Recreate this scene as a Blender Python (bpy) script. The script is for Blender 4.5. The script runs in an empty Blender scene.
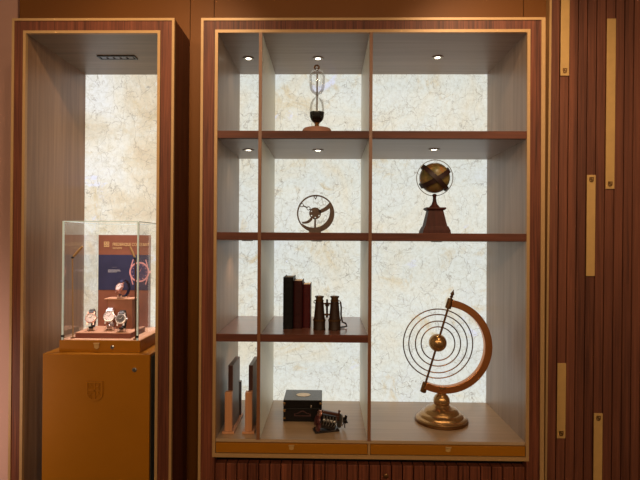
import bpy, bmesh, math, random
from mathutils import Vector, Matrix
random.seed(7)
PI = math.pi
C = bpy.context.scene.collection
sc = bpy.context.scene

# ------------------------------------------------------------------ camera
YAW, PITCH, ROLL = math.radians(-0.966), math.radians(0.285), math.radians(0.3375)
F, EYE = 480.0, Vector((0, -2.0, 1.5))
def _axes():
    cy, sy, cp, sp = math.cos(YAW), math.sin(YAW), math.cos(PITCH), math.sin(PITCH)
    r = Vector((cy, -sy, 0)); w = Vector((sy*cp, cy*cp, sp)); u = r.cross(w)
    cr, sr = math.cos(ROLL), math.sin(ROLL)
    return cr*r + sr*u, cr*u - sr*r, w
RT, UP, FW = _axes()
def ray(px, py): return RT*((px-320)/F) + UP*((240-py)/F) + FW
def atY(px, py, Y):
    d = ray(px, py); t = (Y-EYE.y)/d.y; p = EYE + d*t; return p
def X(px, py, Y): return atY(px, py, Y).x
def Z(px, py, Y): return atY(px, py, Y).z
def atZ(px, py, z):
    d = ray(px, py); t = (z-EYE.z)/d.z; return EYE + d*t
def ppm(Y): return F/(Y+2.0)            # pixels per metre at depth Y

cam = bpy.data.cameras.new('camera'); cam.sensor_width = 36; cam.lens = 27; cam.clip_start = .05
co = bpy.data.objects.new('camera', cam); C.objects.link(co)
M4 = Matrix((RT, UP, -FW)).transposed().to_4x4(); M4.translation = EYE
co.matrix_world = M4; sc.camera = co

# ------------------------------------------------------------------ materials
def lin(c):
    return tuple(((v/255)/12.92 if v/255 <= .04045 else ((v/255+.055)/1.055)**2.4) for v in c) + (1,)
def base_mat(name):
    m = bpy.data.materials.new(name); m.use_nodes = True
    return m, m.node_tree.nodes, m.node_tree.links, m.node_tree.nodes['Principled BSDF']
def plain(name, col, rough=.5, metal=0, emit=0, coat=0, var=.06, vscale=60, bump=0):
    m, n, l, b = base_mat(name)
    b.inputs['Roughness'].default_value = rough; b.inputs['Metallic'].default_value = metal
    b.inputs['Coat Weight'].default_value = coat
    c = lin(col)
    tc = n.new('ShaderNodeTexCoord'); nz = n.new('ShaderNodeTexNoise'); nz.inputs['Scale'].default_value = vscale
    nz.inputs['Detail'].default_value = 4
    l.new(tc.outputs['Object'], nz.inputs['Vector'])
    rp = n.new('ShaderNodeValToRGB')
    rp.color_ramp.elements[0].position = .3; rp.color_ramp.elements[1].position = .7
    rp.color_ramp.elements[0].color = tuple(v*(1-var) for v in c[:3])+(1,)
    rp.color_ramp.elements[1].color = tuple(min(1, v*(1+var)) for v in c[:3])+(1,)
    l.new(nz.outputs['Fac'], rp.inputs['Fac']); l.new(rp.outputs['Color'], b.inputs['Base Color'])
    if bump:
        bp = n.new('ShaderNodeBump'); bp.inputs['Strength'].default_value = bump; bp.inputs['Distance'].default_value = .002
        l.new(nz.outputs['Fac'], bp.inputs['Height']); l.new(bp.outputs['Normal'], b.inputs['Normal'])
    if emit:
        b.inputs['Emission Color'].default_value = c; b.inputs['Emission Strength'].default_value = emit
    return m
def wood(name, dark, light, scale=(70, 70, 2.2), rough=.38, coat=.15, mid=None, broad=.35):
    m, n, l, b = base_mat(name)
    b.inputs['Roughness'].default_value = rough; b.inputs['Coat Weight'].default_value = coat
    b.inputs['Coat Roughness'].default_value = .3
    tc = n.new('ShaderNodeTexCoord'); mp = n.new('ShaderNodeMapping'); mp.inputs['Scale'].default_value = scale
    l.new(tc.outputs['Object'], mp.inputs['Vector'])
    nz = n.new('ShaderNodeTexNoise'); nz.inputs['Scale'].default_value = 1; nz.inputs['Detail'].default_value = 6
    nz.inputs['Roughness'].default_value = .6; nz.inputs['Distortion'].default_value = .5
    l.new(mp.outputs['Vector'], nz.inputs['Vector'])
    m2 = n.new('ShaderNodeMapping'); m2.inputs['Scale'].default_value = tuple(s*.16 for s in scale)
    l.new(tc.outputs['Object'], m2.inputs['Vector'])
    n2 = n.new('ShaderNodeTexNoise'); n2.inputs['Scale'].default_value = 1; n2.inputs['Detail'].default_value = 3
    l.new(m2.outputs['Vector'], n2.inputs['Vector'])
    mx = n.new('ShaderNodeMix'); mx.data_type = 'FLOAT'; mx.inputs[0].default_value = broad
    l.new(nz.outputs['Fac'], mx.inputs[2]); l.new(n2.outputs['Fac'], mx.inputs[3])
    rp = n.new('ShaderNodeValToRGB'); e = rp.color_ramp.elements
    e[0].position = .34; e[1].position = .66; e[0].color = lin(dark); e[1].color = lin(light)
    l.new(mx.outputs[0], rp.inputs['Fac']); l.new(rp.outputs['Color'], b.inputs['Base Color'])
    return m
def stone(name, warm=False, seed=0):
    m, n, l, b = base_mat(name)
    tc = n.new('ShaderNodeTexCoord')
    def noise(sc_, det=6, rough=.6, dist=0, off=0):
        mp = n.new('ShaderNodeMapping'); mp.inputs['Location'].default_value = (off, off*.7, off*1.3)
        l.new(tc.outputs['Object'], mp.inputs['Vector'])
        q = n.new('ShaderNodeTexNoise'); q.inputs['Scale'].default_value = sc_; q.inputs['Detail'].default_value = det
        q.inputs['Roughness'].default_value = rough; q.inputs['Distortion'].default_value = dist
        l.new(mp.outputs['Vector'], q.inputs['Vector']); return q
    def ramp(src, stops):
        r = n.new('ShaderNodeValToRGB'); el = r.color_ramp.elements
        while len(el) < len(stops): el.new(.5)
        for e_, (p, c) in zip(el, stops): e_.position = p; e_.color = c
        l.new(src, r.inputs['Fac']); return r
    def mixc(fac, a, bcol, mode='MIX'):
        x = n.new('ShaderNodeMix'); x.data_type = 'RGBA'; x.blend_type = mode
        if hasattr(fac, 'links'): l.new(fac, x.inputs[0])
        else: x.inputs[0].default_value = fac
        for s, i in ((a, 6), (bcol, 7)):
            if hasattr(s, 'links'): l.new(s, x.inputs[i])
            else: x.inputs[i].default_value = s
        return x.outputs[2]
    W = lambda v: (v, v, v, 1)
    big = noise(2.6, 8, .62, .6, 2.0+seed)
    if warm: st = [(.30, lin((196, 176, 148))), (.42, lin((212, 198, 174))), (.52, lin((222, 216, 202))), (.66, lin((224, 224, 222)))]
    else: st = [(.28, lin((216, 202, 172))), (.40, lin((218, 214, 198))), (.52, lin((216, 219, 211))), (.62, lin((212, 216, 212))), (.76, lin((220, 226, 234)))]
    col = ramp(big.outputs['Fac'], st).outputs['Color']
    och = noise(5.5, 9, .70, 1.0, 7.3+seed)
    f1 = ramp(och.outputs['Fac'], [(.56, W(0)), (.70, W(.85))])
    col = mixc(f1.outputs['Color'], col, lin((200, 178, 134)))
    blu = noise(5.0, 7, .68, .6, 13.7+seed)
    f2 = ramp(blu.outputs['Fac'], [(.64, W(0)), (.70, W(.75))])
    col = mixc(f2.outputs['Color'], col, lin((216, 220, 244)))
    # mottled grain
    gr = noise(55, 5, .75, .4, 31+seed)
    f4 = ramp(gr.outputs['Fac'], [(.40, W(.28)), (.56, W(0))])
    col = mixc(f4.outputs['Color'], col, lin((176, 170, 150)))
    f5 = ramp(noise(38, 4, .7, .4, 37+seed).outputs['Fac'], [(.58, W(0)), (.70, W(.45))])
    col = mixc(f5.outputs['Color'], col, lin((234, 234, 228)))
    # fine broken cracks
    def veins(scale, width, strength, colr, off, warp, aniso=(1, 1, 1), rot=0, g0=.46, g1=.56):
        nonlocal col
        off += seed
        mp = n.new('ShaderNodeMapping'); mp.inputs['Rotation'].default_value = (0, math.radians(rot), 0); mp.inputs['Scale'].default_value = aniso
        l.new(tc.outputs['Object'], mp.inputs['Vector'])
        nd = noise(scale*.8, 4, .6, 0, off)
        sub = n.new('ShaderNodeVectorMath'); sub.operation = 'MULTIPLY_ADD'
        sub.inputs[1].default_value = (warp,)*3
        l.new(nd.outputs['Color'], sub.inputs[0]); l.new(mp.outputs['Vector'], sub.inputs[2])
        v = n.new('ShaderNodeTexVoronoi'); v.feature = 'DISTANCE_TO_EDGE'; v.inputs['Scale'].default_value = scale
        l.new(sub.outputs[0], v.inputs['Vector'])
        rr = ramp(v.outputs['Distance'], [(0, W(strength)), (width, W(0))])
        gate = ramp(noise(scale*.8, 3, .6, 0, off+5).outputs['Fac'], [(g0, W(0)), (g1, W(1))])
        mm = n.new('ShaderNodeMix'); mm.data_type = 'RGBA'; mm.blend_type = 'MULTIPLY'; mm.inputs[0].default_value = 1
        l.new(rr.outputs['Color'], mm.inputs[6]); l.new(gate.outputs['Color'], mm.inputs[7])
        col = mixc(mm.outputs[2], col, colr)
    veins(14, .018, .6, lin((124, 114, 104)), 3.1, .05, (1, 1, .38), 38)
    veins(15, .018, .55, lin((134, 122, 108)), 9.4, .05, (.4, 1, 1), 24, .49, .58)
    veins(24, .030, .42, lin((148, 134, 112)), 15.2, .05, (1, 1, .5), -50)
    veins(8, .010, .7, lin((130, 120, 108)), 22.6, .14, (1, 1, 1), 0, .45, .52)
    veins(34, .05, .35, lin((150, 140, 112)), 27.1, .04, (1, 1, 1), 0, .48, .60)
    b.inputs['Base Color'].default_value = (.10, .10, .095, 1); b.inputs['Roughness'].default_value = .45; b.inputs['Specular IOR Level'].default_value = .2
    l.new(col, b.inputs['Emission Color']); b.inputs['Emission Strength'].default_value = STONE*(1.12 if warm else 1.02)
    return m
STONE = 1.06
def glass(name, tint=(.965, .985, .975, 1), amt=.55):
    m = bpy.data.materials.new(name); m.use_nodes = True; n = m.node_tree.nodes; l = m.node_tree.links
    n.clear(); o = n.new('ShaderNodeOutputMaterial'); t = n.new('ShaderNodeBsdfTransparent'); g = n.new('ShaderNodeBsdfGlossy')
    t.inputs[0].default_value = tint; g.inputs['Roughness'].default_value = .02; g.inputs[0].default_value = (1, 1, 1, 1)
    fr = n.new('ShaderNodeFresnel'); fr.inputs[0].default_value = 1.45
    mu = n.new('ShaderNodeMath'); mu.operation = 'MULTIPLY'; mu.inputs[1].default_value = amt
    mx = n.new('ShaderNodeMixShader')
    l.new(fr.outputs[0], mu.inputs[0]); l.new(mu.outputs[0], mx.inputs[0]); l.new(t.outputs[0], mx.inputs[1]); l.new(g.outputs[0], mx.inputs[2])
    l.new(mx.outputs[0], o.inputs[0]); return m

WALNUT = wood('walnut', (56, 24, 13), (120, 64, 42), (150, 150, 3), rough=.5, coat=0, broad=.3)
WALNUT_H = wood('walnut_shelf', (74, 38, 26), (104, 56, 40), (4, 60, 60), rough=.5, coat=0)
WALNUT_TOP_LIT = wood('walnut_top_lit', (112, 66, 50), (146, 94, 74), (4, 60, 60), rough=.24, coat=.7)  # lighter, redder shelf walnut; its colour carries reflected light on the tops
SLAT = wood('walnut_slat', (60, 29, 18), (118, 67, 46), (90, 90, 2.4), rough=.5, coat=0, broad=.5)
SLAT_DARK = plain('slat_backing', (26, 12, 7), .8)
LAM = wood('grey_laminate', (134, 110, 90), (166, 141, 120), (60, 34, 1.6), rough=.42, coat=.1)
LAM_H = wood('grey_laminate_flat', (134, 114, 98), (158, 137, 120), (2, 45, 45), rough=.42, coat=.1)
LAM_FLOOR = wood('tan_laminate', (150, 122, 92), (172, 142, 110), (2, 45, 45), rough=.33, coat=.3)
LAM_DIV = plain('divider_grey', (226, 225, 212), .45, var=.03)
GOLD = plain('brass_trim', (164, 126, 80), .42, .15, var=.04)
MUST = plain('mustard_lacquer', (150, 92, 12), .42, .1, var=.03, vscale=8)
EDGEW = plain('edge_wood', (122, 76, 46), .4)
BRONZE = plain('bronze_panel', (104, 60, 16), .45, .15, var=.04, vscale=4)
PINK = plain('pink_plaster', (158, 118, 104), .8, var=.02, vscale=5)
STRIPM = plain('brass_strip', (178, 138, 80), .45, .1, var=.06, vscale=30)
STONE_M = stone('backlit_stone')
STONE_N = stone('backlit_beige_stone', True, 4.4)
DARK = plain('dark_void', (22, 12, 8), .8)
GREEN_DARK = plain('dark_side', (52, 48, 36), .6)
FLOORM = plain('carpet', (92, 70, 52), .9, vscale=200, var=.2)
CEILM = plain('ceiling_paint', (220, 205, 185), .9, var=.02)
CHROME = plain('steel', (190, 186, 182), .2, .95, var=.02)
BRASS = plain('polished_brass', (168, 128, 82), .27, .85, var=.05, vscale=20)
BRASS_D = plain('aged_brass', (120, 84, 50), .32, .9, var=.12, vscale=40)
COPPER = plain('warm_copper', (194, 124, 72), .28, .85, var=.05, vscale=20)
IRON = plain('brown_iron', (84, 66, 56), .5, .4, var=.1, vscale=80)
BLACK = plain('black', (18, 16, 16), .4, var=.1)
for m_ in (WALNUT, SLAT, WALNUT_H, BRONZE, MUST): m_.node_tree.nodes['Principled BSDF'].inputs['Specular IOR Level'].default_value = .22
GLASS = glass('case_glass', (.997, 1, 1, 1), .25)
GLASS_B = glass('bulb_glass', (.985, .985, .98, 1), .6)
GEDGE = plain('glass_edge', (214, 238, 246), .25, 0, var=.03, coat=.5)
LED = plain('led_lens', (255, 240, 215), .4, emit=7)
WHITE_RING = plain('lamp_ring', (150, 138, 122), .35, .5)

# ------------------------------------------------------------------ mesh helpers
class MB:
    def __init__(s): s.bm = bmesh.new()
    def poly(s, vs, fs):
        v = [s.bm.verts.new(p) for p in vs]
        for f in fs:
            try: s.bm.faces.new([v[i] for i in f])
            except ValueError: pass
        return s
    def box(s, x0, x1, y0, y1, z0, z1, mat=None, bev=0):
        vs = [Vector(p) for p in ((x0,y0,z0),(x1,y0,z0),(x1,y1,z0),(x0,y1,z0),(x0,y0,z1),(x1,y0,z1),(x1,y1,z1),(x0,y1,z1))]
        if mat: vs = [mat @ v for v in vs]
        if bev:
            b2 = bmesh.new(); vv = [b2.verts.new(p) for p in vs]
            for f in ((0,3,2,1),(4,5,6,7),(0,1,5,4),(1,2,6,5),(2,3,7,6),(3,0,4,7)): b2.faces.new([vv[i] for i in f])
            bmesh.ops.bevel(b2, geom=b2.edges[:], offset=bev, segments=2, affect='EDGES', profile=.5)
            b2.verts.index_update()
            s.poly([v.co.copy() for v in b2.verts], [[v.index for v in f.verts] for f in b2.faces]); b2.free(); return s
        return s.poly(vs, ((0,3,2,1),(4,5,6,7),(0,1,5,4),(1,2,6,5),(2,3,7,6),(3,0,4,7)))
    def prism(s, pts, y0, y1, mat=None):
        n = len(pts); vs = [Vector((x, y0, z)) for x, z in pts] + [Vector((x, y1, z)) for x, z in pts]
        if mat: vs = [mat @ v for v in vs]
        fs = [list(range(n))[::-1], list(range(n, 2*n))] + [(i, (i+1) % n, n+(i+1) % n, n+i) for i in range(n)]
        return s.poly(vs, fs)
    def band(s, inner, outer, y0, y1, closed=False, mat=None):
        """quads between two XZ polylines, extruded in Y"""
        n = len(inner); vs = []
        for (a, b) in zip(inner, outer):
            vs += [Vector((a[0], y0, a[1])), Vector((b[0], y0, b[1])), Vector((b[0], y1, b[1])), Vector((a[0], y1, a[1]))]
        if mat: vs = [mat @ v for v in vs]
        fs = []
        for i in range(n if closed else n-1):
            p, q = 4*i, 4*((i+1) % n)
            for k in range(4): fs.append((p+k, p+(k+1) % 4, q+(k+1) % 4, q+k))
        if not closed: fs += [(3, 2, 1, 0), (4*n-4, 4*n-3, 4*n-2, 4*n-1)]
        return s.poly(vs, fs)
    def sheet(s, outer, holes, y0, y1):
        """flat plate with real holes cut through it"""
        from mathutils.geometry import delaunay_2d_cdt
        vs2, loops = [], []
        for lp in [outer]+holes:
            b = len(vs2); vs2 += [Vector(p) for p in lp]; loops.append(list(range(b, len(vs2))))
        ed = [(lp[i], lp[(i+1) % len(lp)]) for lp in loops for i in range(len(lp))]
        ov, oe, of, *_ = delaunay_2d_cdt(vs2, ed, [], 0, 1e-7)
        hc = [(sum(p[0] for p in h)/len(h), sum(p[1] for p in h)/len(h), max(math.dist(p, h[0]) for p in h)/2) for h in holes]
        keep = []
        for f in of:
            c = sum((ov[i] for i in f), Vector((0, 0)))/len(f)
            if all(math.hypot(c.x-a, c.y-b) > q*.97 for a, b, q in hc): keep.append(list(f))
        n = len(ov)
        vs = [Vector((p.x, y0, p.y)) for p in ov]+[Vector((p.x, y1, p.y)) for p in ov]
        cnt = {}
        for f in keep:
            for i in range(len(f)):
                e_ = (f[i], f[(i+1) % len(f)]); cnt[frozenset(e_)] = cnt.get(frozenset(e_), []) + [e_]
        fs = [f[::-1] for f in keep]+[[i+n for i in f] for f in keep]
        for v in cnt.values():
            if len(v) == 1: a, b = v[0]; fs.append((a, b, b+n, a+n))
        return s.poly(vs, fs)
    def lathe(s, prof, seg=40, mat=None, c=(0, 0, 0), caps=True):
        vs = []; fs = []; n = len(prof)
        for r, z in prof:
            for k in range(seg):
                a = 2*PI*k/seg; v = Vector((r*math.cos(a), r*math.sin(a), z))
                vs.append((mat @ v if mat else v) + Vector(c))
        for i in range(n-1):
            for k in range(seg):
                fs.append((i*seg+k, i*seg+(k+1) % seg, (i+1)*seg+(k+1) % seg, (i+1)*seg+k))
        if caps and prof[0][0] > 1e-6: fs.append(list(range(seg))[::-1])
        if caps and prof[-1][0] > 1e-6: fs.append([(n-1)*seg+k for k in range(seg)])
        return s.poly(vs, fs)
    def tube(s, pts, r, seg=10, closed=False):
        pts = [Vector(p) for p in pts]; n = len(pts); vs = []; fs = []; up = None
        rs = r if isinstance(r, (list, tuple)) else [r]*n
        for i, p in enumerate(pts):
            if closed: t = pts[(i+1) % n]-pts[i-1]
            else: t = pts[min(i+1, n-1)]-pts[max(i-1, 0)]
            t.normalize()
            if up is None:
                up = Vector((0, 1, 0)) if abs(t.y) < .9 else Vector((1, 0, 0))
            a = t.cross(up).normalized(); up = a.cross(t).normalized()
            for k in range(seg):
                w = 2*PI*k/seg; vs.append(p + (a*math.cos(w)+up*math.sin(w))*rs[i])
        for i in range(n if closed else n-1):
            j = (i+1) % n
            for k in range(seg): fs.append((i*seg+k, i*seg+(k+1) % seg, j*seg+(k+1) % seg, j*seg+k))
        if not closed: fs += [list(range(seg))[::-1], [(n-1)*seg+k for k in range(seg)]]
        return s.poly(vs, fs)
    def ball(s, c, r, seg=28, rings=16, sc_=(1, 1, 1)):
        prof = [(max(r*math.sin(PI*i/rings), 1e-7), -r*math.cos(PI*i/rings)) for i in range(rings+1)]
        return s.lathe(prof, seg, Matrix.Diagonal((*sc_, 1)), c)
    def shear(s, k, z0=1.5):
        for v in s.bm.verts: v.co.x += k*(v.co.z-z0)
        return s
    def build(s, name, mat, parent=None, smooth=False, label=None):
        bm = s.bm; bmesh.ops.remove_doubles(bm, verts=bm.verts, dist=1e-6)
        bmesh.ops.recalc_face_normals(bm, faces=bm.faces)
        me = bpy.data.meshes.new(name); 
        off = Vector((0, 0, 0)); p = parent
        while p is not None: off += p.location; p = p.parent
        if parent is None:
            xs = [v.co for v in bm.verts]
            off = Vector((sum(v.x for v in xs)/len(xs), sum(v.y for v in xs)/len(xs), min(v.z for v in xs)))
        bmesh.ops.translate(bm, verts=bm.verts, vec=-off)
        bm.to_mesh(me); bm.free()
        if smooth:
            for f in me.polygons: f.use_smooth = True
            me.set_sharp_from_angle(angle=math.radians(38))
        me.materials.append(mat)
        o = bpy.data.objects.new(name, me); C.objects.link(o)
        if parent is not None: o.parent = parent
        else: o.location = off
        if label: o['label'] = label
        return o
def Bx(*a, **k): return MB().box(*a, **k)
def thing(name, loc, label, cat, group=None):
    o = bpy.data.objects.new(name, None); C.objects.link(o); o.location = loc; o.empty_display_size = .05
    o['label'] = label; o['category'] = cat
    if group: o['group'] = group
    return o
def struct(o): o['kind'] = 'structure'; return o
def tag(o, label, cat, group=None):
    o['label'] = label; o['category'] = cat
    if group: o['group'] = group
    return o
def lamp(name, kind, loc, energy, col, target=None, size=.1, angle=120, blend=.6, parent=None):
    d = bpy.data.lights.new(name, kind); d.energy = energy; d.color = col
    if kind == 'AREA': d.shape = 'DISK'; d.size = size
    else: d.shadow_soft_size = size
    if kind == 'SPOT': d.spot_size = math.radians(angle); d.spot_blend = blend
    o = bpy.data.objects.new(name, d); C.objects.link(o)
    dirv = (Vector(target)-Vector(loc)) if target else Vector((0, 0, -1))
    o.rotation_euler = dirv.to_track_quat('-Z', 'Y').to_euler()
    off = Vector((0, 0, 0)); p = parent
    while p is not None: off += p.location; p = p.parent
    o.location = Vector(loc)-off
    if parent is not None: o.parent = parent
    return o
def frame_ring(x0, x1, z0, z1, t, y0, y1, bottom=True):
    """rectangular ring (inner edge at x0..z1, thickness t outwards)"""
    m = MB(); zb = z0-t if bottom else z0
    m.box(x0-t, x0, y0, y1, zb, z1+t); m.box(x1, x1+t, y0, y1, zb, z1+t); m.box(x0, x1, y0, y1, z1, z1+t)
    if bottom: m.box(x0, x1, y0, y1, z0-t, z0)
    return m

DEP = .497; WALL = .22
# ------------------------------------------------------------------ setting
struct(Bx(-3.2, 2.6, -5, .62, -.05, 0).build('floor', FLOORM))
struct(Bx(-3.2, 2.6, -5, .62, 3.1, 3.15).build('ceiling', CEILM))
MX0, MX1, MZ1 = -.5363, .8936, 2.4362           # main cabinet outside
SX0, SX1, SZ1 = -1.3374, -.6503, 2.4365         # showcase outside
xa = X(19.3, 10, WALL); xs_ = [xa, X(190.3, 10, WALL), X(214.2, 10, WALL), X(523.5, 10, WALL), X(548.0, 10, WALL)]
g = .0015
wb = MB()
for a, b in zip(xs_[:-1], xs_[1:]): wb.box(a+g, b-g, WALL, WALL+.03, MZ1+.0005, 3.1)
wb.box(SX1+.001, MX0-.001, WALL, WALL+.03, 0, MZ1+.0005)
wb.box(MX1+.001, xs_[4]-g, WALL, WALL+.03, 0, MZ1-.001)
struct(wb.build('wall_back', BRONZE))
struct(Bx(-3.2, xa, WALL-.012, WALL+.03, 0, 3.1).build('wall_left', PINK))
struct(Bx(-3.2, 2.6, .56, .6, 0, 3.1).build('wall_rear', SLAT_DARK))

# slatted wall on the right
SH = .0066
SY = .19
def sx(px): return X(px, 20, SY) - SH*(Z(px, 20, SY)-1.5)
slat_px = [551.2, 560.2, 569.4, 578.6, 587.8, 597.0, 606.3, 615.8, 625.0, 634.2, 643.4, 652.6, 661.8, 671, 680.2, 689.4, 698.6, 707.8, 717]
ws = MB(); ws.box(sx(549), sx(717), SY+.018, SY+.16, 0, 3.1)
wr = ws.shear(SH).build('wall_right', SLAT_DARK); struct(wr)
sl = MB()
for a, b in zip(slat_px[:-1], slat_px[1:]):
    sl.box(sx(a)+.0022, sx(b)-.0022, SY, SY+.018, 0, 3.1, bev=.0012)
sl.shear(SH).build('slats', SLAT, wr)
Bx(sx(548.9), sx(551.0), SY-.006, SY+.03, 0, 3.1).shear(SH).build('edge_trim', GOLD, wr)

def shield(m, cx, cz, w, h, y, t, d):
    """raised coat-of-arms shape: shield rim, quartering bars and small charges"""
    def outline(k):
        p = [(-w/2*k, h/2*k), (w/2*k, h/2*k), (w/2*k, -h*.12*k)]
        for i in range(1, 8):
            a = i/8*PI; p.append((w/2*k*math.cos(a), -h*.12*k - (h*.38*k)*math.sin(a)))
        p.append((-w/2*k, -h*.12*k)); return [(cx+a, cz+b) for a, b in p]
    k = 1-2*t/w
    m.band(outline(k), outline(1), y-d, y, closed=True)
    m.box(cx-t*.4, cx+t*.4, y-d*.8, y, cz-h*.45, cz+h*.47); m.box(cx-w*.48, cx+w*.48, y-d*.8, y, cz-t*.4+h*.02, cz+t*.4+h*.02)
    return m
strips = [  # slat index, top px y, bottom px y, where the crest sits
    (1, -6, 76, 'bottom', 'brass inlay strip hanging down from the top edge, nearest the cabinet'),
    (6, 19, 189, 'bottom', 'longest full-length brass inlay strip high on the slatted wall'),
    (4, 175, 276, 'top', 'brass inlay strip halfway up the slatted wall with its crest at the top end'),
    (1, 363, 438, 'bottom', 'shortest brass inlay strip low on the slatted wall beside the cabinet'),
    (5, 413, 520, 'top', 'brass inlay strip running out of the bottom of the slatted wall')]
for i, t_, b_, where, lab in strips:
    a, b = sx(slat_px[i])+.0015, sx(slat_px[i+1])-.0015
    pxm = (slat_px[i]+slat_px[i+1])/2
    z1, z0 = Z(pxm, t_, SY), Z(pxm, b_, SY); z1 = min(z1, 3.05)
    xm = (a+b)/2
    r = thing('brass_strip', (xm, SY, z0), lab, 'wall strip', 'brass strips on the slatted wall')
    Bx(a, b, SY-.005, SY-.0002, z0, z1, bev=.0008).shear(SH).build('plate', STRIPM, r)
    cz = z0+.022 if where == 'bottom' else z1-.022
    m = shield(MB(), xm, cz, .019, .023, SY-.005, .0032, .002)
    m.prism([(xm-.006, cz+.002), (xm-.002, cz+.002), (xm-.004, cz+.008)], SY-.0065, SY-.005)
    m.prism([(xm+.002, cz-.006), (xm+.006, cz-.006), (xm+.004, cz-.001)], SY-.0065, SY-.005)
    m.shear(SH).build('crest', BRASS_D, r)

# ------------------------------------------------------------------ main display cabinet
OX0, OX1, OZ1, OZF, OZB = -.4656, .8203, 2.3758, .6774, .6146
cab = thing('display_cabinet', ((MX0+MX1)/2, .25, 0), 'large walnut display cabinet with brass edging, shelves and backlit stone', 'cabinet')
LT = .004
car = MB()
car.box(MX0, OX0-LT, 0, DEP+.03, 0, MZ1); car.box(OX1+LT, MX1, 0, DEP+.03, 0, MZ1); car.box(OX0-LT, OX1+LT, 0, DEP+.03, OZ1+LT, MZ1)
car.build('carcass', WALNUT, cab)
m = MB(); e = .0095
m.box(MX0-.001, MX0+e, -.003, .004, 0, MZ1+.001); m.box(MX1-e-.006, MX1+.001, -.003, .004, 0, MZ1+.001); m.box(MX0+e, MX1-e-.006, -.003, .004, MZ1-e, MZ1+.001)
m.build('outer_trim', GOLD, cab)
m = MB(); e = .0125
m.box(OX0-e, OX0, -.003, .012, OZB-.012, OZ1+e); m.box(OX1, OX1+e, -.003, .012, OZB-.012, OZ1+e); m.box(OX0, OX1, -.003, .012, OZ1, OZ1+e)
m.box(OX0, OX1, -.003, .012, OZB-.012, OZB+.004)
m.build('inner_trim', GOLD, cab)
Bx(OX0-LT, OX0, .012, DEP, OZB, OZ1+LT).build('lining_panel', LAM, cab)
Bx(OX1, OX1+LT, .012, DEP, OZB, OZ1+LT).build('lining_panel', LAM, cab)
Bx(OX0, OX1, .012, DEP, OZ1, OZ1+LT).build('top_panel', LAM_H, cab)
Bx(OX0, OX1, DEP, DEP+.02, OZF-.02, OZ1).build('back_panel', STONE_M, cab, label='backlit cream stone back panel')
Bx(OX0, OX1, .004, DEP, OZF-.012, OZF).build('bottom_panel', LAM_FLOOR, cab)
# dividers
DT = .0065
DX = [-.2868, .1747]
for x in DX:
    d = Bx(x-DT, x+DT, .006, DEP, OZF, OZ1).build('divider', LAM_DIV, cab)
    Bx(x-DT-.0003, x+DT+.0003, -.003, .0058, OZF, OZ1).build('edge_strip', EDGEW, d)
bays = [(OX0, DX[0]-DT), (DX[0]+DT, DX[1]-DT), (DX[1]+DT, OX1)]
SH_T = [1.9664, 1.5407, 1.1149]; ST = .033
def downlight(x, y, z, energy, col=(1, .78, .55), aim=None):
    r = MB(); r.lathe([(.013, z-.001), (.026, z-.0004), (.027, z-.002), (.025, z-.0035), (.016, z-.003), (.013, z-.001)], 32, c=(x, y, 0))
    o = r.build('downlight', WHITE_RING, cab, True)
    q = MB(); q.lathe([(1e-7, z-.0014), (.0125, z-.0014), (.0125, z-.0011)], 28, c=(x, y, 0)); q.build('lens', LED, o, label='glowing lens')
    lamp('spot_beam', 'SPOT', (x, y, z-.008), energy, col, size=.012, angle=110, blend=.9, parent=o)
for k, z in enumerate(SH_T):
    for j, (a, b) in enumerate(bays):
        if k == 2 and j == 2: continue
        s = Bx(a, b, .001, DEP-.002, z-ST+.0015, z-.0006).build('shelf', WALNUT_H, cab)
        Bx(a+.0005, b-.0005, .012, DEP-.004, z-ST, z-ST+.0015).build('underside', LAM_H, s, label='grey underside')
        Bx(a+.0005, b-.0005, .006, DEP-.004, z-.0006, z).build('top_face', WALNUT_TOP_LIT, s, label='glossy top face')
lx = [[atZ(248.5, 58.5, OZ1), atZ(318, 58.5, OZ1), atZ(437.5, 57.5, OZ1)]]
E1 = .55
for p in lx[0]: downlight(p.x, p.y, OZ1, E1)
z1 = SH_T[0]-ST
for p in (atZ(248.5, 150, z1), atZ(318, 150.3, z1), atZ(434, 149.5, z1)): downlight(p.x, p.y, z1, E1)
for k in (1, 2):
    for j in range(3 if k == 1 else 2):
        p = lx[0][j]
        downlight(p.x, p.y, SH_T[k]-ST, E1*(2.4 if k == 1 and j == 0 else 1.3), (1, .66, .4))
# drawers
for a, b, tx in ((OX0+.002, DX[1]-.006, 291.5), (DX[1]+.006, OX1-.002, 448)):
    d = Bx(a, b, -.001, .3, OZB+.007, OZF-.016, bev=.0012).build('drawer', MUST, cab)
    xx = X(tx, 446, 0)
    t = MB(); t.box(xx-.012, xx+.012, -.010, -.001, OZF-.024, OZF-.0195, bev=.001)
    t.prism([(xx-.010, OZF-.0245), (xx+.010, OZF-.0245), (xx+.009, OZF-.038), (xx, OZF-.041), (xx-.009, OZF-.038)], -.004, -.001)
    t.build('pull_tab', STRIPM, d)
Bx(OX0, OX1, .006, .012, OZF-.014, OZF-.0121).build('drawer_rail', GOLD, cab)
Bx(DX[1]-.0045, DX[1]+.0045, -.002, .3, OZB+.0045, OZF-.0145).build('drawer_stile', GOLD, cab)
# plinth with vertical slats
BZ = .571
pl = Bx(OX0-LT, OX1+LT, .05, DEP, 0, OZB-.012).build('plinth', SLAT_DARK, cab, label='dark recessed plinth')
m = MB(); n = 28
x0, x1 = OX0-LT, OX1+LT; pitch = (x1-x0)/n
for i in range(n): m.box(x0+i*pitch+.002, x0+(i+1)*pitch-.002, .012, .05, 0, BZ, bev=.0015)
m.build('plinth_slats', WALNUT, pl)
p = atY(386, 476, .012)
MB().lathe([(1e-7, .006), (.007, .006), (.010, .004), (.011, 0)], 24, Matrix.Rotation(PI/2, 4, 'X'), (p.x, .0118, p.z)).build('keyhole', BRASS_D, pl, True)

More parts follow.
